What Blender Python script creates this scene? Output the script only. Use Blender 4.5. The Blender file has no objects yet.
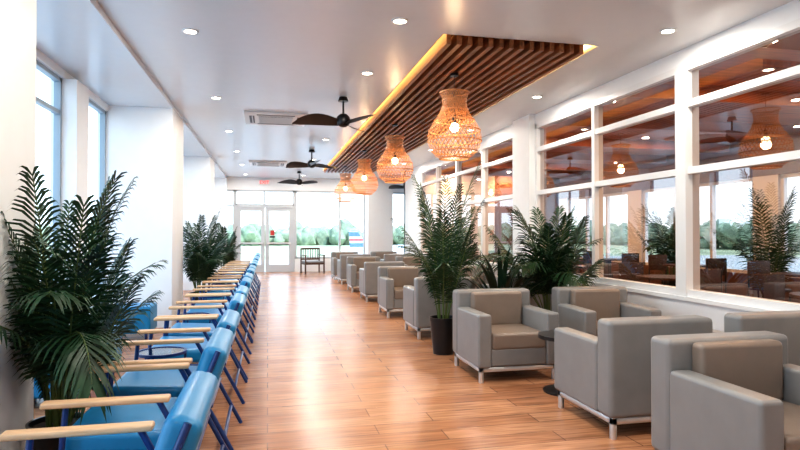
import bpy, bmesh, math, random
from mathutils import Vector, Matrix
S = bpy.context.scene
R = math.radians

# ------------------------------------------------------------------ materials
def mat(name, col, rough=0.5, metal=0.0, var=0.0, vscale=8.0, stretch=(1,1,1), bump=0.0, bscale=200.0, emit=None, estr=0.0, spec=0.5, coat=0.0):
    m = bpy.data.materials.new(name); m.use_nodes = True
    nt = m.node_tree; b = nt.nodes["Principled BSDF"]
    b.inputs["Base Color"].default_value = (*col, 1)
    b.inputs["Roughness"].default_value = rough
    b.inputs["Metallic"].default_value = metal
    b.inputs["Specular IOR Level"].default_value = spec
    b.inputs["Coat Weight"].default_value = coat
    tc = nt.nodes.new("ShaderNodeTexCoord"); mp = nt.nodes.new("ShaderNodeMapping")
    mp.inputs["Scale"].default_value = stretch
    nt.links.new(tc.outputs["Object"], mp.inputs["Vector"])
    n = nt.nodes.new("ShaderNodeTexNoise"); n.inputs["Scale"].default_value = vscale; n.inputs["Detail"].default_value = 4
    nt.links.new(mp.outputs[0], n.inputs["Vector"])
    cr = nt.nodes.new("ShaderNodeValToRGB")
    cr.color_ramp.elements[0].position = 0.3; cr.color_ramp.elements[1].position = 0.7
    cr.color_ramp.elements[0].color = (*[c*(1-var) for c in col], 1)
    cr.color_ramp.elements[1].color = (*[min(1, c*(1+var)) for c in col], 1)
    nt.links.new(n.outputs["Fac"], cr.inputs["Fac"]); nt.links.new(cr.outputs["Color"], b.inputs["Base Color"])
    if bump > 0:
        n2 = nt.nodes.new("ShaderNodeTexNoise"); n2.inputs["Scale"].default_value = bscale
        nt.links.new(tc.outputs["Object"], n2.inputs["Vector"])
        bp = nt.nodes.new("ShaderNodeBump"); bp.inputs["Strength"].default_value = bump; bp.inputs["Distance"].default_value = 0.002
        nt.links.new(n2.outputs["Fac"], bp.inputs["Height"]); nt.links.new(bp.outputs[0], b.inputs["Normal"])
    if emit:
        b.inputs["Emission Color"].default_value = (*emit, 1); b.inputs["Emission Strength"].default_value = estr
    return m

def glass(name, tint, refl):
    m = bpy.data.materials.new(name); m.use_nodes = True
    nt = m.node_tree; nt.nodes.clear()
    o = nt.nodes.new("ShaderNodeOutputMaterial"); mx = nt.nodes.new("ShaderNodeMixShader")
    t = nt.nodes.new("ShaderNodeBsdfTransparent"); t.inputs[0].default_value = (*tint, 1)
    g = nt.nodes.new("ShaderNodeBsdfGlossy"); g.inputs["Roughness"].default_value = 0.0
    g.inputs[0].default_value = (0.95, 0.97, 1, 1)
    lw = nt.nodes.new("ShaderNodeLayerWeight")
    pw = nt.nodes.new("ShaderNodeMath"); pw.operation = 'POWER'; pw.inputs[1].default_value = 5.0
    ml = nt.nodes.new("ShaderNodeMath"); ml.operation = 'MULTIPLY_ADD'; ml.use_clamp = True
    ml.inputs[1].default_value = (1-refl)*.8; ml.inputs[2].default_value = refl
    nt.links.new(lw.outputs["Facing"], pw.inputs[0]); nt.links.new(pw.outputs[0], ml.inputs[0]); nt.links.new(ml.outputs[0], mx.inputs[0])
    nt.links.new(t.outputs[0], mx.inputs[1]); nt.links.new(g.outputs[0], mx.inputs[2]); nt.links.new(mx.outputs[0], o.inputs[0])
    return m

M_wall = mat("wall_paint", (0.84, 0.855, 0.87), 0.55, var=0.01)
M_ceil = mat("ceiling_paint", (0.68, 0.70, 0.725), 0.26, var=0.01)
M_frame = mat("window_frame_white", (0.78, 0.79, 0.80), 0.35)
M_dframe = mat("window_frame_grey", (0.30, 0.37, 0.43), 0.35)
M_eframe = mat("door_frame_aluminium", (0.52, 0.55, 0.58), 0.35)
M_glass = glass("clear_glass", (0.97, 0.99, 1.0), 0.04)
M_glassR = glass("tinted_glass", (0.52, 0.48, 0.46), 0.22)
M_slat = mat("cedar_slat", (0.26, 0.095, 0.035), 0.45, var=0.5, vscale=3, stretch=(8, .4, 8))
M_slatdark = mat("slat_backing", (0.08, 0.045, 0.025), 0.8)
M_led = mat("led_strip", (1, .8, .4), 0.5, emit=(1, 0.60, 0.20), estr=10)
M_grey = mat("grey_vinyl", (0.225, 0.226, 0.228), 0.36, var=0.05, bump=0.15, bscale=300)
M_grey_warmlit = mat("grey_vinyl_warm_lit", (0.22, 0.175, 0.145), 0.36, var=0.05, bump=0.15, bscale=300)  # chair seats: warm lighting and reflection put into the colour as a brown tint
M_steel = mat("brushed_steel", (0.72, 0.73, 0.75), 0.35, metal=0.6)
M_blue = mat("blue_vinyl", (0.008, 0.20, 0.42), 0.34, var=0.06, bump=0.15, bscale=300)
M_navy = mat("navy_steel", (0.008, 0.04, 0.17), 0.3)
M_arm = mat("light_oak", (0.66, 0.42, 0.24), 0.4, var=0.15, vscale=4, stretch=(14, 1.5, 14))
M_black = mat("black_plastic", (0.010, 0.010, 0.012), 0.35)
M_white = mat("white_plastic", (0.8, 0.8, 0.8), 0.4)
M_soil = mat("soil", (0.03, 0.02, 0.012), 0.95, var=0.4, vscale=40)
M_leaf = mat("palm_leaf", (0.010, 0.044, 0.015), 0.45, var=0.55, vscale=6)
M_leafd = mat("agave_leaf", (0.010, 0.032, 0.016), 0.35, var=0.4, vscale=6)
M_stem = mat("palm_stem", (0.08, 0.12, 0.03), 0.5, var=0.2)
M_wick = mat("rattan", (0.56, 0.24, 0.09), 0.55, var=0.25, vscale=30)
M_bulb = mat("bulb_glow", (1, .8, .5), 0.5, emit=(1, 0.72, 0.38), estr=14)
M_dl = mat("downlight_glow", (1, .95, .85), 0.5, emit=(1, 0.90, 0.72), estr=14)
M_grille = mat("ac_grille", (0.12, 0.13, 0.14), 0.5)
M_red = mat("exit_red", (0.6, 0.02, 0.02), 0.5, emit=(1, .05, .03), estr=1.0)
M_sign = mat("door_sign_red", (0.45, 0.03, 0.03), 0.5)
M_wood2 = mat("dark_walnut", (0.08, 0.035, 0.02), 0.4, var=0.3, vscale=4, stretch=(8, 1, 8))
M_tglass = glass("table_glass", (0.55, 0.62, 0.64), 0.15)

def floor_mat():
    m = bpy.data.materials.new("wood_plank_tile"); m.use_nodes = True
    nt = m.node_tree; b = nt.nodes["Principled BSDF"]
    tc = nt.nodes.new("ShaderNodeTexCoord")
    br = nt.nodes.new("ShaderNodeTexBrick")
    br.inputs["Scale"].default_value = 1.0
    br.inputs["Brick Width"].default_value = 1.2; br.inputs["Row Height"].default_value = 0.2
    br.inputs["Mortar Size"].default_value = 0.004; br.inputs["Bias"].default_value = 0.0
    br.offset = 0.37
    br.inputs["Color1"].default_value = (0.42, 0.195, 0.10, 1); br.inputs["Color2"].default_value = (0.58, 0.305, 0.17, 1)
    br.inputs["Mortar"].default_value = (0.20, 0.10, 0.06, 1)
    nt.links.new(tc.outputs["Object"], br.inputs["Vector"])
    mp = nt.nodes.new("ShaderNodeMapping"); mp.inputs["Scale"].default_value = (1.6, 18, 1)
    nt.links.new(tc.outputs["Object"], mp.inputs["Vector"])
    n = nt.nodes.new("ShaderNodeTexNoise"); n.inputs["Scale"].default_value = 1.6; n.inputs["Detail"].default_value = 6; n.inputs["Distortion"].default_value = 0.6
    nt.links.new(mp.outputs[0], n.inputs["Vector"])
    cr = nt.nodes.new("ShaderNodeValToRGB")
    cr.color_ramp.elements[0].position = 0.32; cr.color_ramp.elements[0].color = (0.55, 0.50, 0.46, 1)
    cr.color_ramp.elements[1].position = 0.68; cr.color_ramp.elements[1].color = (1.15, 1.12, 1.1, 1)
    nt.links.new(n.outputs["Fac"], cr.inputs["Fac"])
    mx = nt.nodes.new("ShaderNodeMix"); mx.data_type = 'RGBA'; mx.blend_type = 'MULTIPLY'; mx.inputs["Factor"].default_value = 0.85
    nt.links.new(br.outputs["Color"], mx.inputs[6]); nt.links.new(cr.outputs["Color"], mx.inputs[7])
    nt.links.new(mx.outputs[2], b.inputs["Base Color"])
    b.inputs["Roughness"].default_value = 0.27
    bp = nt.nodes.new("ShaderNodeBump"); bp.inputs["Strength"].default_value = 0.25; bp.inputs["Distance"].default_value = 0.002; bp.invert = True
    nt.links.new(br.outputs["Fac"], bp.inputs["Height"]); nt.links.new(bp.outputs[0], b.inputs["Normal"])
    return m
M_floor = floor_mat()

# ------------------------------------------------------------------ mesh builder
class MB:
    def __init__(self): self.bm = bmesh.new(); self.mats = []
    def mi(self, m):
        if m not in self.mats: self.mats.append(m)
        return self.mats.index(m)
    def absorb(self, t, m, smooth=False, M=None):
        if M is not None: t.transform(M)
        i = self.mi(m)
        for f in t.faces: f.material_index = i; f.smooth = smooth
        me = bpy.data.meshes.new("tmp"); t.to_mesh(me); t.free()
        self.bm.from_mesh(me); bpy.data.meshes.remove(me)
    def box(self, lo, hi, m, bev=0, seg=3, M=None):
        t = bmesh.new(); bmesh.ops.create_cube(t, size=1)
        lo = Vector(lo); hi = Vector(hi)
        lo, hi = Vector([min(a, b) for a, b in zip(lo, hi)]), Vector([max(a, b) for a, b in zip(lo, hi)])
        c = (lo+hi)/2; d = hi-lo
        for v in t.verts: v.co = Vector([v.co[k]*d[k]+c[k] for k in range(3)])
        if bev > 0: bmesh.ops.bevel(t, geom=t.edges[:], offset=bev, segments=seg, profile=0.5, affect='EDGES')
        self.absorb(t, m, bev > 0, M); return self
    def quad(self, pts, m):
        t = bmesh.new(); t.faces.new([t.verts.new(p) for p in pts]); self.absorb(t, m)
    def cyl(self, p0, p1, r0, m, r1=None, seg=16, M=None):
        r1 = r0 if r1 is None else r1
        p0 = Vector(p0); p1 = Vector(p1); d = p1-p0
        t = bmesh.new(); bmesh.ops.create_cone(t, cap_ends=True, segments=seg, radius1=r0, radius2=r1, depth=d.length)
        q = d.to_track_quat('Z', 'Y').to_matrix().to_4x4()
        t.transform(Matrix.Translation((p0+p1)/2) @ q)
        self.absorb(t, m, seg > 6, M); return self
    def lathe(self, prof, m, seg=32, M=None, smooth=True):
        t = bmesh.new(); rings = []
        for r, z in prof:
            rings.append([t.verts.new((r*math.cos(2*math.pi*i/seg), r*math.sin(2*math.pi*i/seg), z)) for i in range(seg)])
        for a, b in zip(rings[:-1], rings[1:]):
            for i in range(seg): t.faces.new((a[i], a[(i+1) % seg], b[(i+1) % seg], b[i]))
        self.absorb(t, m, smooth, M); return self
    def tube(self, pts, r, m, seg=8, M=None):
        for a, b in zip(pts[:-1], pts[1:]): self.cyl(a, b, r, m, seg=seg, M=M)
        for p in pts[1:-1]: self.ball(p, r, m, M=M)
        return self
    def ball(self, p, r, m, sc=(1, 1, 1), sub=2, M=None, jit=None):
        t = bmesh.new(); bmesh.ops.create_icosphere(t, subdivisions=sub, radius=r)
        for v in t.verts:
            f = 1+(jit.uniform(-.16, .16) if jit else 0)
            v.co = Vector([v.co[k]*sc[k]*f for k in range(3)])+Vector(p)
        self.absorb(t, m, True, M); return self
    def mesh(self, name):
        me = bpy.data.meshes.new(name); self.bm.to_mesh(me); self.bm.free()
        for m in self.mats: me.materials.append(m)
        try: me.set_sharp_from_angle(angle=R(40))
        except Exception: pass
        return me
    def obj(self, name, loc=(0, 0, 0), rz=0):
        return put(self.mesh(name), name, loc, rz)

def put(me, name, loc=(0, 0, 0), rz=0, wn=False, sc=1):
    o = bpy.data.objects.new(name, me); S.collection.objects.link(o)
    o.location = loc; o.rotation_euler = (0, 0, rz); o.scale = (sc,)*3
    if wn:
        w = o.modifiers.new("wn", 'WEIGHTED_NORMAL'); w.keep_sharp = False
    return o

XR, XL, XP, YE, HC = 4.2, -2.25, -1.38, 21.0, 3.3
Y0 = -1.6

# ------------------------------------------------------------------ room shell
b = MB(); b.box((XL-.25, Y0-.2, -.12), (7.2, YE+.2, 0), M_floor); b.obj("floor")
b = MB()
wx0, wx1, wy0, wy1 = 1.63, 3.29, 5.36, 18.2
b.box((XL-.25, Y0-.2, HC), (wx0, YE+.2, HC+.25), M_ceil)
b.box((wx1, Y0-.2, HC), (7.2, YE+.2, HC+.25), M_ceil)
b.box((wx0, Y0-.2, HC), (wx1, wy0, HC+.25), M_ceil)
b.box((wx0, wy1, HC), (wx1, YE+.2, HC+.25), M_ceil)
b.box((wx0, wy0, HC+.2), (wx1, wy1, HC+.25), M_slatdark)
b.obj("ceiling")
b = MB(); b.box((XL-.2, Y0, HC-.07), (XP, YE, HC), M_ceil); b.obj("ceiling_soffit")

# slat panel
b = MB()
n = 14; pw = (wx1-.16)-(wx0+.08)
for i in range(n):
    x = wx0+.08+pw*i/(n-1)
    b.box((x-.023, wy0+.06, HC-.07), (x+.023, wy1-.05, HC+.06), M_slat)
for k in range(10):
    y = wy0+.4+k*1.32
    b.box((wx0+.06, y-.03, HC+.06), (wx1-.14, y+.03, HC+.2), M_slatdark)
b.obj("ceiling_slat_panel")
b = MB()
b.box((wx1-.03, wy0+.02, HC+.05), (wx1-.01, wy1-.02, HC+.08), M_led)
b.box((wx0+.01, wy0+.02, HC+.06), (wx0+.03, wy1-.02, HC+.08), M_led)
b.obj("led_strip_light")

# right wall with window groups
b = MB(); sill, top = .74, 3.13
b.box((XR, Y0, 0), (XR+.15, 18.04, sill), M_wall)
b.box((XR, Y0, top), (XR+.15, 18.04, HC), M_wall)
for a, c in ((Y0, .2), (8.70, 9.40), (16.0, 18.04)):
    b.box((XR-.0, a, sill), (XR+.15, c, top), M_wall)
b.box((XR-.10, 8.72, 0), (XR, 9.38, HC), M_wall)
b.box((XR, 17.9, 0), (7.2, 18.04, HC), M_wall)
b.box((7.0, 18.04, 0), (7.2, YE, HC), M_wall)
b.obj("wall_right")

def window(name, axis, w, u0, u1, z0, z1, mulls, trans, m_fr, m_gl, fw=.06, dep=.09, thick=()):
    b = MB()
    def bx(a0, a1, c0, c1, d, m):
        if axis == 'Y': b.box((w-d/2, a0, c0), (w+d/2, a1, c1), m)
        else: b.box((a0, w-d/2, c0), (a1, w+d/2, c1), m)
    bx(u0, u1, z0, z0+fw, dep, m_fr); bx(u0, u1, z1-fw, z1, dep, m_fr)
    bx(u0, u0+fw, z0, z1, dep, m_fr); bx(u1-fw, u1, z0, z1, dep, m_fr)
    for q in mulls:
        h = fw*.5*(2.2 if q in thick else 1); bx(q-h, q+h, z0, z1, dep+.006+(.04 if q in thick else 0), m_fr)
    for t in trans: bx(u0, u1, t-fw/2, t+fw/2, dep-.01, m_fr)
    if axis == 'Y': b.quad([(w, u0, z0), (w, u1, z0), (w, u1, z1), (w, u0, z1)], m_gl)
    else: b.quad([(u0, w, z0), (u1, w, z0), (u1, w, z1), (u0, w, z1)], m_gl)
    return b.obj(name)

window("window_1", 'Y', XR+.05, .2, 8.70, sill, top, [2.0, 3.65, 5.27, 6.97], [2.03, 2.72], M_frame, M_glassR, .07, .12, (5.27,))
window("window_2", 'Y', XR+.05, 9.40, 16.0, sill, top, [11.1, 12.75, 14.35], [2.03, 2.72], M_frame, M_glassR, .07, .12)
b = MB(); b.box((XR-.05, .15, sill-.04), (XR+.02, 8.7, sill), M_frame); b.box((XR-.05, 9.4, sill-.04), (XR+.02, 16.0, sill), M_frame); b.obj("trim_1")
b = MB(); b.box((XR-.015, Y0, 0), (XR, 8.72, .1), M_frame); b.box((XR-.015, 9.38, 0), (XR, 18.04, .1), M_frame); b.obj("baseboard_right")

# left wall
b = MB()
b.box((XL-.15, Y0, 0), (XL, YE, .22), M_wall)
b.box((XL-.15, Y0, 3.14), (XL, YE, HC), M_wall)
piers = [(2.75, 3.95), (9.15, 10.3), (14.9, 16.1), (20.6, YE)]
for a, c in piers: b.box((XL-.15, a, 0), (XP, c, HC), M_wall)
for a, c in ((7.3, 7.75), (12.4, 12.8), (18.2, 18.6)): b.box((XL-.15, a, .22), (XL+.12, c, 3.14), M_wall)
b.box((XL-.15, Y0, .22), (XL, -.5, 3.14), M_wall)
b.obj("wall_left")
k = 3
for a, c, mu in ((-.5, 2.75, [1.1]), (3.95, 7.3, [5.6]), (7.75, 9.15, []), (10.3, 12.4, [11.3]), (12.8, 14.9, [13.8]), (16.1, 18.2, [17.1]), (18.6, 20.6, [19.6])):
    window("window_%d" % k, 'Y', XL-.07, a, c, .22, 3.14, mu, [2.75] if a < 5 else [], M_dframe, M_glass, .045, .07); k += 1

# end wall
b = MB(); zt = 2.87
b.box((XL-.15, YE, zt), (7.2, YE+.15, HC), M_wall)
b.box((XL-.15, YE, 0), (-1.45, YE+.15, zt), M_wall)
b.box((.92, YE, 0), (7.2, YE+.15, .45), M_wall)
b.box((3.45, YE, .45), (4.35, YE+.15, zt), M_wall)
b.box((6.2, YE, .45), (7.2, YE+.15, zt), M_wall)
b.box((3.43, 20.3, 0), (4.32, YE, HC), M_wall)
b.obj("wall_end")
window("window_%d" % k, 'X', YE+.07, .92, 3.45, .45, zt, [2.52], [], M_eframe, M_glass, .07, .1); k += 1
window("window_%d" % k, 'X', YE+.07, 4.35, 6.2, .45, zt, [5.2], [], M_eframe, M_glass, .07, .1); k += 1
window("window_%d" % k, 'X', YE+.07, -1.45, -1.125, 0, zt, [], [2.32], M_eframe, M_glass, .06, .1); k += 1
window("window_%d" % k, 'X', YE+.07, -1.12, .915, 2.325, zt, [-.13], [], M_eframe, M_glass, .06, .1)
b = MB()
yd = YE+.07
b.box((-1.12, yd-.06, 0), (-1.05, yd+.06, 2.32), M_eframe); b.box((.85, yd-.06, 0), (.915, yd+.06, 2.32), M_eframe)
b.box((-1.05, yd-.06, 2.25), (.85, yd+.06, 2.32), M_eframe)
for x0, x1 in ((-1.05, -.11), (-.09, .85)):
    b.box((x0, yd-.03, .0), (x1, yd+.03, .26), M_eframe); b.box((x0, yd-.03, 2.13), (x1, yd+.03, 2.25), M_eframe)
    b.box((x0, yd-.03, .26), (x0+.13, yd+.03, 2.13), M_eframe); b.box((x1-.13, yd-.03, .26), (x1, yd+.03, 2.13), M_eframe)
    b.quad([(x0+.13, yd, .26), (x1-.13, yd, .26), (x1-.13, yd, 2.13), (x0+.13, yd, 2.13)], M_glass)
    b.box((x0+.06, yd-.10, .98), (x1-.06, yd-.06, 1.04), M_steel); b.box((x0+.07, yd-.06, .98), (x0+.1, yd-.03, 1.04), M_steel); b.box((x1-.1, yd-.06, .98), (x1-.07, yd-.03, 1.04), M_steel)
b.box((.08, yd-.02, 1.28), (.22, yd-.012, 1.46), M_sign)
b.box((.06, yd-.018, 1.20), (.24, yd-.010, 1.26), M_black)
b.obj("door_1")
b = MB(); b.box((XL-.15, Y0-.15, 0), (XR+.15, Y0, HC), M_wall); b.obj("wall_rear")

# exit sign
b = MB(); b.box((-.32, YE-.06, 3.04), (.06, YE-.005, 3.22), M_white, bev=.01); es = b.obj("exit_sign")
cu = bpy.data.curves.new("exit_text", 'FONT'); cu.body = "EXIT"; cu.size = .16; cu.extrude = .004; cu.align_x = 'CENTER'; cu.align_y = 'CENTER'
cu.materials.append(M_red)
to = bpy.data.objects.new("letters", cu); S.collection.objects.link(to); to.location = (-.13, YE-.066, 3.13); to.rotation_euler = (R(90), 0, 0); to.parent = es

# ------------------------------------------------------------------ adjoining restaurant (behind right glazing)
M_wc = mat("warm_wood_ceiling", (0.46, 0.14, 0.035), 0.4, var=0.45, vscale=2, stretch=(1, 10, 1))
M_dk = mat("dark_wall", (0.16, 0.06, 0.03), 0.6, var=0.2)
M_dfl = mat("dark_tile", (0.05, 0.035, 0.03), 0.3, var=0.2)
XF = 9.5
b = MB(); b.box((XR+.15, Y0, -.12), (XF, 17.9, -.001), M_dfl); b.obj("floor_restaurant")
b = MB(); b.box((XR+.15, Y0, 3.27), (XF, 17.9, 3.299), M_wc)
for i in range(9): b.box((XR+.2, .5+i*2.0, 3.10), (XF, .72+i*2.0, 3.27), M_wc)
b.obj("ceiling_restaurant")
b = MB()
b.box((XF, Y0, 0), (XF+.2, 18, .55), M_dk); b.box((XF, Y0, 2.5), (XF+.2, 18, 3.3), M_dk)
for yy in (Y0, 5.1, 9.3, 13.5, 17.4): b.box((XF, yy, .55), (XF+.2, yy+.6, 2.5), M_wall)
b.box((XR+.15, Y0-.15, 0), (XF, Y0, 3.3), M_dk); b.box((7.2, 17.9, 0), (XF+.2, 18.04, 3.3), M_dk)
b.obj("wall_restaurant")
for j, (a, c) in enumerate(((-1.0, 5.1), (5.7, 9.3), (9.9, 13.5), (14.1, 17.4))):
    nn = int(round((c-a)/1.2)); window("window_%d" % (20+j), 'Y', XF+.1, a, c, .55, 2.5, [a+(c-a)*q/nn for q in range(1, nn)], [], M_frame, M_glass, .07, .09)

# ------------------------------------------------------------------ furniture meshes
def club_chair():
    b = MB()
    for s in (-1, 1):
        b.box((s*.41, -.40, .14), (s*.275, .232, .635), M_grey, .025)
    b.box((-.41, .225, .14), (.41, .405, .80), M_grey, .035)
    b.box((-.274, -.385, .15), (.274, .23, .31), M_grey, .015)
    b.box((-.272, -.395, .30), (.272, .225, .455), M_grey_warmlit, .03)
    b.box((-.27, .13, .44), (.27, .235, .785), M_grey_warmlit, .03)
    for s in (-1, 1):
        for y in (-.37, .35): b.box((s*.385, y, 0), (s*.35, y+.035, .145), M_steel)
        b.box((s*.385, -.37, .10), (s*.35, .385, .14), M_steel)
    b.box((-.385, -.37, .10), (.385, -.335, .14), M_steel); b.box((-.385, .35, .10), (.385, .385, .14), M_steel)
    return b.mesh("club_armchair")
me_club = club_chair()
def club(x, y, rz): put(me_club, "club_armchair", (x, y, 0), rz, wn=True)
club(2.58, 2.62, 0); club(3.66, 2.62, 0)
club(2.65, 3.93, math.pi); club(3.72, 3.97, math.pi)
club(2.30, 5.5, 0); club(3.42, 5.5, R(-4))
for y in (7.8, 11.95, 16.0):
    club(2.3, y, math.pi); club(3.5, y, math.pi)
for y in (9.7, 13.85, 17.5):
    club(2.28, y, 0); club(3.5, y, 0)

def side_table():
    b = MB()
    b.cyl((0, 0, .47), (0, 0, .50), .24, M_black, seg=40); b.cyl((0, 0, .02), (0, 0, .47), .03, M_black)
    b.lathe([(0, .03), (.1, .028), (.2, .012), (.2, 0), (0, 0)], M_black)
    return b.mesh("side_table")
me_tab = side_table()
for p in ((2.56, 4.71), (2.6, 8.75), (2.6, 12.9)): put(me_tab, "side_table", (*p, 0))

def blue_chair():
    b = MB()
    b.box((-.31, -.34, .34), (.31, .26, .455), M_blue, .035, M=Matrix.Rotation(R(-3), 4, 'X'))
    Mb = Matrix.Translation((0, .22, .37)) @ Matrix.Rotation(R(-19), 4, 'X')
    b.box((-.325, -.06, 0), (.325, .06, .49), M_blue, .04, M=Mb)
    for s in (-1, 1):
        x = s*.345
        b.tube([(x, -.33, 0), (x, -.28, .60)], .014, M_navy)
        b.tube([(x, .43, 0), (x, .12, .60)], .014, M_navy)
        b.tube([(x, -.30, .33), (x, .29, .33)], .013, M_navy)
        b.tube([(x, .20, .36), (s*.325, .385, .82)], .013, M_navy)
        b.box((x-.034, -.38, .60), (x+.034, .17, .628), M_arm, .010)
    b.tube([(-.345, -.30, .33), (.345, -.30, .33)], .013, M_navy)
    b.tube([(-.345, .28, .33), (.345, .28, .33)], .013, M_navy)
    b.tube([(-.345, .36, .13), (.345, .36, .13)], .012, M_navy)
    return b.mesh("lounge_chair")
me_blue = blue_chair()
for y in (2.2, 3.30, 4.12, 5.30, 6.10, 7.28, 8.08, 9.26, 10.06, 11.24, 12.04, 13.22, 14.02, 15.2, 16.0):
    put(me_blue, "lounge_chair", (-.62, y, 0), R(-90), wn=True)
def glass_table():
    b = MB(); b.cyl((0, 0, .49), (0, 0, .50), .17, M_tglass, seg=40)
    b.lathe([(.165, .485), (.18, .485), (.18, .505), (.165, .505), (.165, .485)], M_navy, 40)
    for a in range(3):
        c, s = math.cos(a*2.094), math.sin(a*2.094)
        b.cyl((.17*c, .17*s, .49), (.14*c, .14*s, 0), .009, M_navy)
    return b.mesh("glass_side_table")
me_gt = glass_table()
for y in (4.71, 6.69, 8.67, 10.65, 12.63, 14.61): put(me_gt, "glass_side_table", (-.78, y, 0))
def ottoman():
    b = MB(); b.box((-.26, -.26, .08), (.26, .26, .43), M_blue, .03)
    for x in (-.2, .2):
        for y in (-.2, .2): b.cyl((x, y, 0), (x, y, .09), .018, M_navy)
    return b.mesh("blue_ottoman")
me_ot = ottoman()
for p in ((-1.75, 8.4), (-1.75, 6.4), (-1.75, 5.4)): put(me_ot, "blue_ottoman", (*p, 0), wn=True)

b = MB()
b.box((-.3, -.28, .36), (.3, .28, .42), M_grey, .02)
for s in (-1, 1):
    b.box((s*.34, -.3, 0), (s*.30, -.26, .62), M_wood2); b.box((s*.34, .26, 0), (s*.30, .30, .85), M_wood2)
    b.box((s*.35, -.33, .60), (s*.29, .30, .635), M_wood2, .008); b.box((s*.33, -.27, .31), (s*.31, .27, .36), M_wood2)
b.box((-.30, .26, .80), (.30, .295, .86), M_wood2); b.box((-.30, .26, .45), (.30, .29, .50), M_wood2); b.box((-.3, -.29, .31), (.3, -.27, .36), M_wood2); b.box((-.3, .27, .31), (.3, .29, .36), M_wood2)
for i in range(7): b.box((-.26+i*.085, .27, .5), (-.235+i*.085, .285, .8), M_wood2)
me_w = b.mesh("wooden_armchair")
put(me_w, "wooden_armchair", (1.47, 20.0, 0), R(12))

# ------------------------------------------------------------------ plants
def frond(b, base, az, L, e0, e1, nl, ll, rng, lw=.009, start=.22):
    t = bmesh.new(); N = 14; p = Vector(base); pts = [p.copy()]; dirs = []
    for i in range(N):
        s = (i+.5)/N; e = e0+(e1-e0)*s**1.6
        d = Vector((math.cos(az)*math.cos(e), math.sin(az)*math.cos(e), math.sin(e))); dirs.append(d)
        p = p+d*L/N; pts.append(p.copy())
    dirs.append(dirs[-1])
    side0 = Vector((-math.sin(az), math.cos(az), 0))
    for k in range(nl):
        s = start+(1-start)*k/(nl-1); f = s*N; i = min(int(f), N-1); q = pts[i].lerp(pts[i+1], f-i); d = dirs[i]
        up = side0.cross(d); q2 = (s-start)/(1-start)
        l = ll*(0.45+0.75*math.sin(math.pi*min(1, q2*.85+.12)))*rng.uniform(.85, 1.1)
        for sd in (-1, 1):
            o = (side0*sd*(1-.5*q2)+d*(.35+.75*q2)+Vector((0, 0, rng.uniform(-.15, .15)))).normalized()
            n = o.cross(up).normalized()*lw
            m1 = q+o*l*.5+Vector((0, 0, -.07*l)); m2 = q+o*l*.82+Vector((0, 0, -.26*l)); e = q+o*l+Vector((0, 0, -.5*l))
            a = [t.verts.new(c) for c in (q-n*.4, q+n*.4, m1+n, m1-n, m2+n*.7, m2-n*.7, e)]
            t.faces.new((a[0], a[1], a[2], a[3])); t.faces.new((a[3], a[2], a[4], a[5])); t.faces.new((a[5], a[4], a[6]))
    b.absorb(t, M_leaf, True)
    for i in range(N):
        b.cyl(pts[i], pts[i+1], .008*(1-.7*i/N), M_stem, r1=.008*(1-.7*(i+1)/N), seg=5)

def pot(b, r, h, m):
    b.lathe([(0, 0), (r*.74, 0), (r*.97, h*.9), (r, h*.9), (r*1.02, h), (r*.93, h), (r*.9, h*.9), (0, h*.9)], m, 32)
    b.lathe([(r*.91, h*.905), (r*.4, h*.93), (0, h*.94)], M_soil, 20)

def palm(name, loc, H, rad, n, seed, ph=.36, pr=.19, sprd=.35, ll=.26, ex=(1, 1, 1, 1), lw=.009, nl=32):
    """rad: outward reach; ex: reach factors toward +X,-X,+Y,-Y. Inner fronds stand up, outer ones arch over."""
    rng = random.Random(seed); b = MB(); pot(b, pr, ph, M_black)
    for i in range(n):
        az = i*2.399+rng.uniform(-.3, .3); c, s = math.cos(az), math.sin(az)
        fx = ex[0] if c > 0 else ex[1]; fy = ex[2] if s > 0 else ex[3]
        fac = fx*c*c+fy*s*s
        tier = (i+.5)/n
        reach = max(.08, (rad-ll*.3)*fac*(.25+.85*tier**.7)*rng.uniform(.85, 1.1))
        htop = (H-ph)*(1.0-.62*tier**1.3)*rng.uniform(.9, 1.05)
        best = None
        for e0d in (87, 82, 76, 70, 62, 54):
            for Lk in range(6, 26):
                L = Lk*.09*(H-ph)/1.1
                for e1d in range(65, -71, -9):
                    x = z = zm = 0
                    for j in range(10):
                        e = R(e0d)+(R(e1d)-R(e0d))*((j+.5)/10)**1.6; x += math.cos(e)*L/10; z += math.sin(e)*L/10; zm = max(zm, z)
                    droop = zm-z
                    sc = abs(x-reach)*1.2+abs(zm-htop)+abs(droop-(.02+.30*tier)*min(1, fac))*.6
                    if best is None or sc < best[0]: best = (sc, e0d, L, e1d)
        _, e0d, L, e1d = best
        base = (c*pr*sprd, s*pr*sprd, ph*.9)
        frond(b, base, az, L, R(e0d), R(e1d+rng.uniform(-5, 5)), nl, ll*rng.uniform(.85, 1.1)*(.5+.5*min(1, fac)), rng, start=.25, lw=lw)
    return b.obj(name, loc)
palm("potted_palm", (-1.19, 3.78, 0), 1.80, .80, 34, 9, ph=.30, pr=.16, ll=.25, ex=(.66, .20, .8, 1.15), lw=.0085, nl=36)
palm("potted_palm", (-1.16, 10.8, 0), 1.75, .8, 20, 5, ph=.34, pr=.18, ex=(.7, .8, .8, .9), lw=.011)
palm("potted_palm", (-1.14, 16.6, 0), 1.7, .6, 12, 8, ph=.34, pr=.18, ex=(.8, .8, .8, .8), lw=.012)
palm("potted_palm", (1.98, 6.5, 0), 2.16, .80, 16, 11, ph=.42, pr=.16, ll=.25, ex=(1, .72, .8, .6), lw=.009)
palm("potted_palm", (3.45, 6.75, 0), 1.80, .9, 24, 14, ph=.40, pr=.19, ll=.30, ex=(.72, 1.1, .7, .8), lw=.011)
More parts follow.
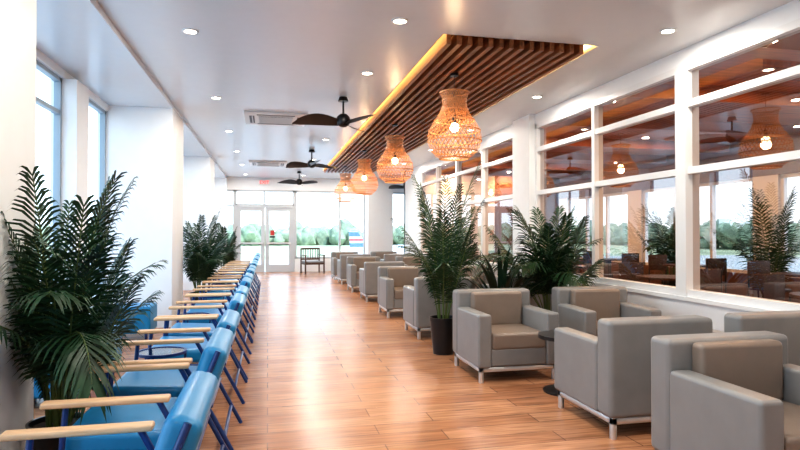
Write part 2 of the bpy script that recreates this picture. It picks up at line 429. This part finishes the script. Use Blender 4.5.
palm("potted_palm", (3.5, 10.75, 0), 1.85, .7, 14, 17, ph=.40, pr=.19, ll=.28, ex=(.7, 1, .8, .8), lw=.011)

def agave(name, loc, H, seed):
    rng = random.Random(seed); b = MB(); pot(b, .2, .42, M_black); t = bmesh.new()
    for i in range(36):
        az = i*2.399; tier = i/36; e = R(86-50*tier+rng.uniform(-6, 6)); L = (H-.4)*rng.uniform(.8, 1.1)*(1-.25*tier); w = .034
        d0 = Vector((math.cos(az), math.sin(az), 0)); sd = Vector((-math.sin(az), math.cos(az), 0)); p = Vector((0, 0, .38))+d0*.03; pr = None
        for j in range(7):
            s = j/6; ww = w*(math.sin(math.pi*(.18+.8*s)))**.7 if j < 6 else .002
            row = [t.verts.new(p-sd*ww+Vector((0, 0, ww*.3))), t.verts.new(p), t.verts.new(p+sd*ww+Vector((0, 0, ww*.3)))]
            if pr:
                t.faces.new((pr[0], pr[1], row[1], row[0])); t.faces.new((pr[1], pr[2], row[2], row[1]))
            pr = row; ee = e-s*s*R(38); p = p+(d0*math.cos(ee)+Vector((0, 0, math.sin(ee))))*L/6
    b.absorb(t, M_leafd, True); return b.obj(name, loc)
agave("potted_agave", (2.74, 6.6, 0), 1.28, 2)

# ------------------------------------------------------------------ pendants
def pendant():
    b = MB(); seg = 34
    prof = [(.17, 0), (.215, .03), (.262, .08), (.297, .14), (.312, .20), (.312, .26), (.298, .32), (.27, .38), (.232, .44), (.19, .50), (.158, .56), (.142, .62), (.142, .67), (.152, .72), (.165, .76)]
    P = []
    for (r0, z0), (r1, z1) in zip(prof[:-1], prof[1:]): P += [(r0, z0), ((r0+r1)/2, (z0+z1)/2)]
    P.append(prof[-1])
    def pt(i, j, off=0):
        r, z = P[j]; a = 2*math.pi*(i+off)/seg; return Vector((r*math.cos(a), r*math.sin(a), z))
    for sgn in (1, -1):
        for i in range(seg):
            t = bmesh.new(); pr = None
            for j in range(len(P)):
                c = pt(i, j, sgn*j*.40); a = math.atan2(c.y, c.x); tg = Vector((-math.sin(a), math.cos(a), 0))*.0045
                row = [t.verts.new(c-tg), t.verts.new(c+tg)]
                if pr: t.faces.new((pr[0], pr[1], row[1], row[0]))
                pr = row
            b.absorb(t, M_wick)
    for j in range(0, len(P), 4):
        r, z = P[j]; b.lathe([(r-.005, z-.006), (r+.005, z-.006), (r+.005, z+.006), (r-.005, z+.006), (r-.005, z-.006)], M_wick, seg)
    for r, z in (P[0], P[-1]): b.lathe([(r-.009, z-.009), (r+.009, z-.009), (r+.009, z+.009), (r-.009, z+.009), (r-.009, z-.009)], M_wick, seg)
    for a in range(3):
        c, s = math.cos(a*2.094), math.sin(a*2.094); b.cyl((0, 0, .72), (.155*c, .155*s, .72), .004, M_black, seg=6)
    b.ball((0, 0, .36), .055, M_bulb); b.cyl((0, 0, .41), (0, 0, .50), .022, M_black); b.cyl((0, 0, .5), (0, 0, .965), .004, M_black, seg=6)
    b.cyl((0, 0, .955), (0, 0, .98), .05, M_black)
    return b.mesh("rattan_pendant_lamp")
me_p = pendant()
def light(kind, name, loc, e, col, parent=None, size=.1, spot=None, rot=None):
    l = bpy.data.lights.new(name, kind); l.energy = e; l.color = col
    if kind == 'POINT': l.shadow_soft_size = size
    if kind == 'AREA': l.shape = 'DISK'; l.size = size
    o = bpy.data.objects.new(name, l); S.collection.objects.link(o); o.location = loc
    if rot: o.rotation_euler = rot
    if parent: o.parent = parent
    return o
for y in (6.45, 9.7, 12.95, 16.2):
    p = put(me_p, "rattan_pendant_lamp", (2.1, y, 2.25)); light('POINT', "bulb_light", (0, 0, .30), 12, (1, .70, .40), p, .06)

# ------------------------------------------------------------------ ceiling fans
def fan():
    b = MB()
    b.cyl((0, 0, .36), (0, 0, .30), .055, M_black, r1=.075); b.cyl((0, 0, .10), (0, 0, .33), .014, M_black)
    b.lathe([(0, .13), (.05, .12), (.09, .08), (.10, .02), (.085, -.03), (.04, -.06), (0, -.065)], M_black)
    for k in range(3):
        t = bmesh.new(); N = 14; rows = []
        for side in (0, 1):
            rr = []
            for j in range(N+1):
                s = j/N; x = .05+.66*s; ch = .065+.16*math.sin(math.pi*min(1, s*.85+.08))**1.1; ch *= (1 if s < .85 else (1-s)/.15*.75+.25)
                sweep = .13*math.sin(s*math.pi*.9); z = .035*math.sin(s*3)-.03*s; tw = .42-.2*s
                row = []
                for q in range(5):
                    f = q/4-.5; th = .007*(1-abs(f)*1.6)*(1 if side else -1)
                    row.append(t.verts.new((x, sweep+f*ch, z+f*ch*tw*1.6+th)))
                rr.append(row)
            for a, c in zip(rr[:-1], rr[1:]):
                for q in range(4): t.faces.new((a[q], a[q+1], c[q+1], c[q]))
        b.absorb(t, M_black, True, Matrix.Rotation(k*2*math.pi/3, 4, 'Z'))
    return b.mesh("ceiling_fan")
me_f = fan()
for (x, y, a) in ((1.03, 8.2, 50), (.98, 13.6, 20), (.95, 18.6, 75), (4.6, 19.5, 10)):
    put(me_f, "ceiling_fan", (x, y, 2.94), R(a))

# ------------------------------------------------------------------ AC cassettes
def ac():
    b = MB(); b.box((-.5, -.5, -.035), (.5, .5, 0), M_white, .01); b.box((-.27, -.27, -.042), (.27, .27, -.034), M_grille)
    for i in range(11): b.box((-.27, -.27+i*.052, -.05), (.27, -.255+i*.052, -.036), M_white)
    for a in range(4):
        b.box((-.3, .34, -.04), (.3, .42, -.034), M_grille, M=Matrix.Rotation(a*math.pi/2, 4, 'Z')); b.box((-.3, .365, -.048), (.3, .38, -.036), M_white, M=Matrix.Rotation(a*math.pi/2, 4, 'Z'))
    return b.mesh("ceiling_air_conditioner")
me_ac = ac()
for p in ((.12, 9.95), (0, 16.5)): put(me_ac, "ceiling_air_conditioner", (*p, HC))

# ------------------------------------------------------------------ downlights
b = MB(); b.cyl((0, 0, -.008), (0, 0, 0), .055, M_dl, seg=24); b.lathe([(.055, 0), (.055, -.012), (.072, -.01), (.075, 0)], M_white, 24)
me_dl = b.mesh("recessed_downlight")
def dl(x, y, z=HC, e=20, col=(1, .92, .80)):
    o = put(me_dl, "recessed_downlight", (x, y, z)); light('AREA', "lamp", (0, 0, -.02), e, col, o, .12)
for y in (1.6, 3.35, 5.1, 6.87, 10.3, 12.0, 15.4, 17.1): dl(1.15, y)
for y in (2.1, 4.8, 7.55, 10.3, 13.0, 15.8): dl(3.67, y)
for y in (.2, 3.0): dl(-.72, y, e=15)
for y in (5.8, 8.6, 11.4, 14.2, 17.0, 19.8): dl(-.72, y)
for x in (1.15, 2.6): dl(x, 19.8)
for i in range(5):
    for x in (5.6, 7.6): dl(x, 1.6+i*4.0, 3.27, 62, (1, .58, .28))

# ------------------------------------------------------------------ restaurant furniture
b = MB(); b.cyl((0, 0, .73), (0, 0, .76), .4, M_wood2, seg=32); b.cyl((0, 0, .03), (0, 0, .73), .035, M_black); b.cyl((0, 0, 0), (0, 0, .03), .25, M_black, seg=24)
me_dt = b.mesh("dining_table")
b = MB(); b.box((-.22, -.22, .43), (.22, .22, .48), M_wood2, .01); b.box((-.22, .19, .6), (.22, .22, .92), M_wood2, .01)
for x in (-.2, .2):
    b.cyl((x, -.2, 0), (x, -.2, .44), .015, M_black); b.cyl((x, .2, 0), (x, .21, .9), .015, M_black)
me_dc = b.mesh("dining_chair")
for i in range(6):
    for x in (5.6, 8.0):
        y = 2.2+i*2.6; put(me_dt, "dining_table", (x, y, 0)); put(me_dc, "dining_chair", (x, y+.62, 0)); put(me_dc, "dining_chair", (x, y-.62, 0), math.pi)
palm("potted_palm", (8.75, 8.75, 0), 2.3, .9, 14, 21, ph=.4, pr=.2, ll=.3, lw=.014, nl=24, ex=(.6, 1, 1, 1))
palm("potted_palm", (8.75, 11.4, 0), 2.1, .9, 14, 23, ph=.4, pr=.2, ll=.3, lw=.014, nl=24, ex=(.6, 1, 1, 1))

# ------------------------------------------------------------------ outside
G = -3.0
M_grass = mat("hazed_grass", (0.40, 0.44, 0.27), 0.9, var=0.3, vscale=.08)  # grass made paler, bright outdoor haze mixed into its colour
M_apron = mat("concrete_apron", (0.50, 0.50, 0.49), 0.85, var=0.1, vscale=.2)
M_tree = mat("hazed_tree_foliage", (0.27, 0.33, 0.23), 0.9, var=0.4, vscale=.5)  # foliage lightened so the base colour carries the distant haze
b = MB(); b.box((-600, -300, G-1), (600, 600, G), M_grass); b.obj("ground_grass")
b = MB(); b.box((-60, -60, G), (90, 95, G+.03), M_apron); b.obj("tarmac_apron")
rng = random.Random(4); b = MB()
for i in range(900):
    if i < 420: x, y = -150+i*.85+rng.uniform(-2, 2), 200+rng.uniform(-8, 8)
    elif i < 620: x, y = -140+rng.uniform(-8, 8), -80+(i-420)*1.4
    else: x, y = 120+rng.uniform(-8, 8), -40+(i-620)*.9
    r = rng.uniform(1.6, 3.2); b.ball((x, y, G+r*rng.uniform(.6, 1.6)), r, M_tree, (1, 1, rng.uniform(.9, 1.5)), sub=2, jit=rng)
b.obj("forest_treeline")
def plane(name, loc, c1, c2, rz, sc):
    mb = mat("aircraft_white", (.8, .82, .84), .3); m1 = mat("tail_paint_a", c1, .35); m2 = mat("tail_paint_b", c2, .35)
    b = MB(); RY = Matrix.Rotation(R(90), 4, 'Y')
    b.lathe([(0.05, -12), (.5, -11), (1.2, -8), (1.45, -5), (1.45, 8), (1.2, 10.5), (.6, 12), (.05, 12.6)], mb, 24, Matrix.Translation((0, 0, 2.4)) @ RY)
    def ext(poly, m, axis, th, off=(0, 0, 0)):
        t = bmesh.new(); fs = []
        for s in (-th, th):
            vs = []
            for a, c in poly:
                v = (a, s, c) if axis == 'Y' else (a, c, s)
                vs.append(t.verts.new(Vector(v)+Vector(off)))
            fs.append(vs)
        t.faces.new(fs[0]); t.faces.new(fs[1][::-1]); n = len(poly)
        for i in range(n): t.faces.new((fs[0][i], fs[0][(i+1) % n], fs[1][(i+1) % n], fs[1][i]))
        b.absorb(t, m)
    ext([(-11.5, 3), (-7, 3.5), (-10.0, 7.4), (-11.8, 7.4)], mb, 'Y', .12)
    ext([(-11.58, 4.0), (-7.4, 4.0), (-8.1, 4.9), (-11.65, 4.9)], m1, 'Y', .14)
    ext([(-11.68, 5.3), (-8.4, 5.3), (-8.9, 5.9), (-11.72, 5.9)], m2, 'Y', .14)
    ext([(-11.75, 6.3), (-9.2, 6.3), (-9.9, 7.3), (-11.82, 7.3)], m1, 'Y', .14)
    for s in (-1, 1):
        ext([(-2, 0), (3, 0), (-1.5, s*12), (-3, s*12)], mb, 'Z', .12, (0, 0, 1.8)); ext([(-11.5, 0), (-9, 0), (-10.6, s*4), (-11.8, s*4)], mb, 'Z', .08, (0, 0, 3.2))
        b.cyl((-.5, s*4, 1.3), (2.6, s*4, 1.3), .55, mb, seg=16); b.cyl((-1, s*2, 0), (-1, s*2, 1.7), .35, M_black)
    b.cyl((9, 0, 0), (9, 0, 1.4), .15, M_black)
    me = b.mesh(name); put(me, name, loc, rz, sc=sc)
plane("passenger_airplane", (17.4, 76, G+.03), (.10, .20, .45), (.55, .12, .12), 0, .60)
plane("passenger_airplane", (23.5, 83, G+.03), (.0, .35, .38), (.02, .5, .55), R(150), .64)

# ------------------------------------------------------------------ world
w = bpy.data.worlds.new("World"); S.world = w; w.use_nodes = True; nt = w.node_tree
bg = nt.nodes["Background"]; tc = nt.nodes.new("ShaderNodeTexCoord"); sp = nt.nodes.new("ShaderNodeSeparateXYZ"); cr = nt.nodes.new("ShaderNodeValToRGB")
cr.color_ramp.elements[0].position = 0.0; cr.color_ramp.elements[0].color = (.80, .92, 1, 1)
cr.color_ramp.elements[1].position = .6; cr.color_ramp.elements[1].color = (.34, .62, .95, 1)
nt.links.new(tc.outputs["Generated"], sp.inputs[0]); nt.links.new(sp.outputs[2], cr.inputs[0]); nt.links.new(cr.outputs[0], bg.inputs[0])
bg.inputs[1].default_value = 2.6
sun = bpy.data.lights.new("sun", 'SUN'); sun.energy = 3.6; sun.angle = R(2); sun.color = (1, .95, .88)
so = bpy.data.objects.new("sun", sun); S.collection.objects.link(so); so.rotation_euler = (R(20), R(25), 0)

S.view_settings.view_transform = 'Standard'
for lk in ('Medium High Contrast', 'Standard - Medium High Contrast'):
    try: S.view_settings.look = lk; break
    except Exception: pass
S.view_settings.exposure = 0.35

# ------------------------------------------------------------------ camera
cam = bpy.data.cameras.new("Camera"); co = bpy.data.objects.new("Camera", cam); S.collection.objects.link(co)
cam.sensor_width = 36; cam.lens = 585/800*36; cam.clip_end = 1500; cam.clip_start = .05
co.location = (0, 0, 1.4); co.rotation_euler = (R(90+.69), 0, R(-12.71))
S.camera = co
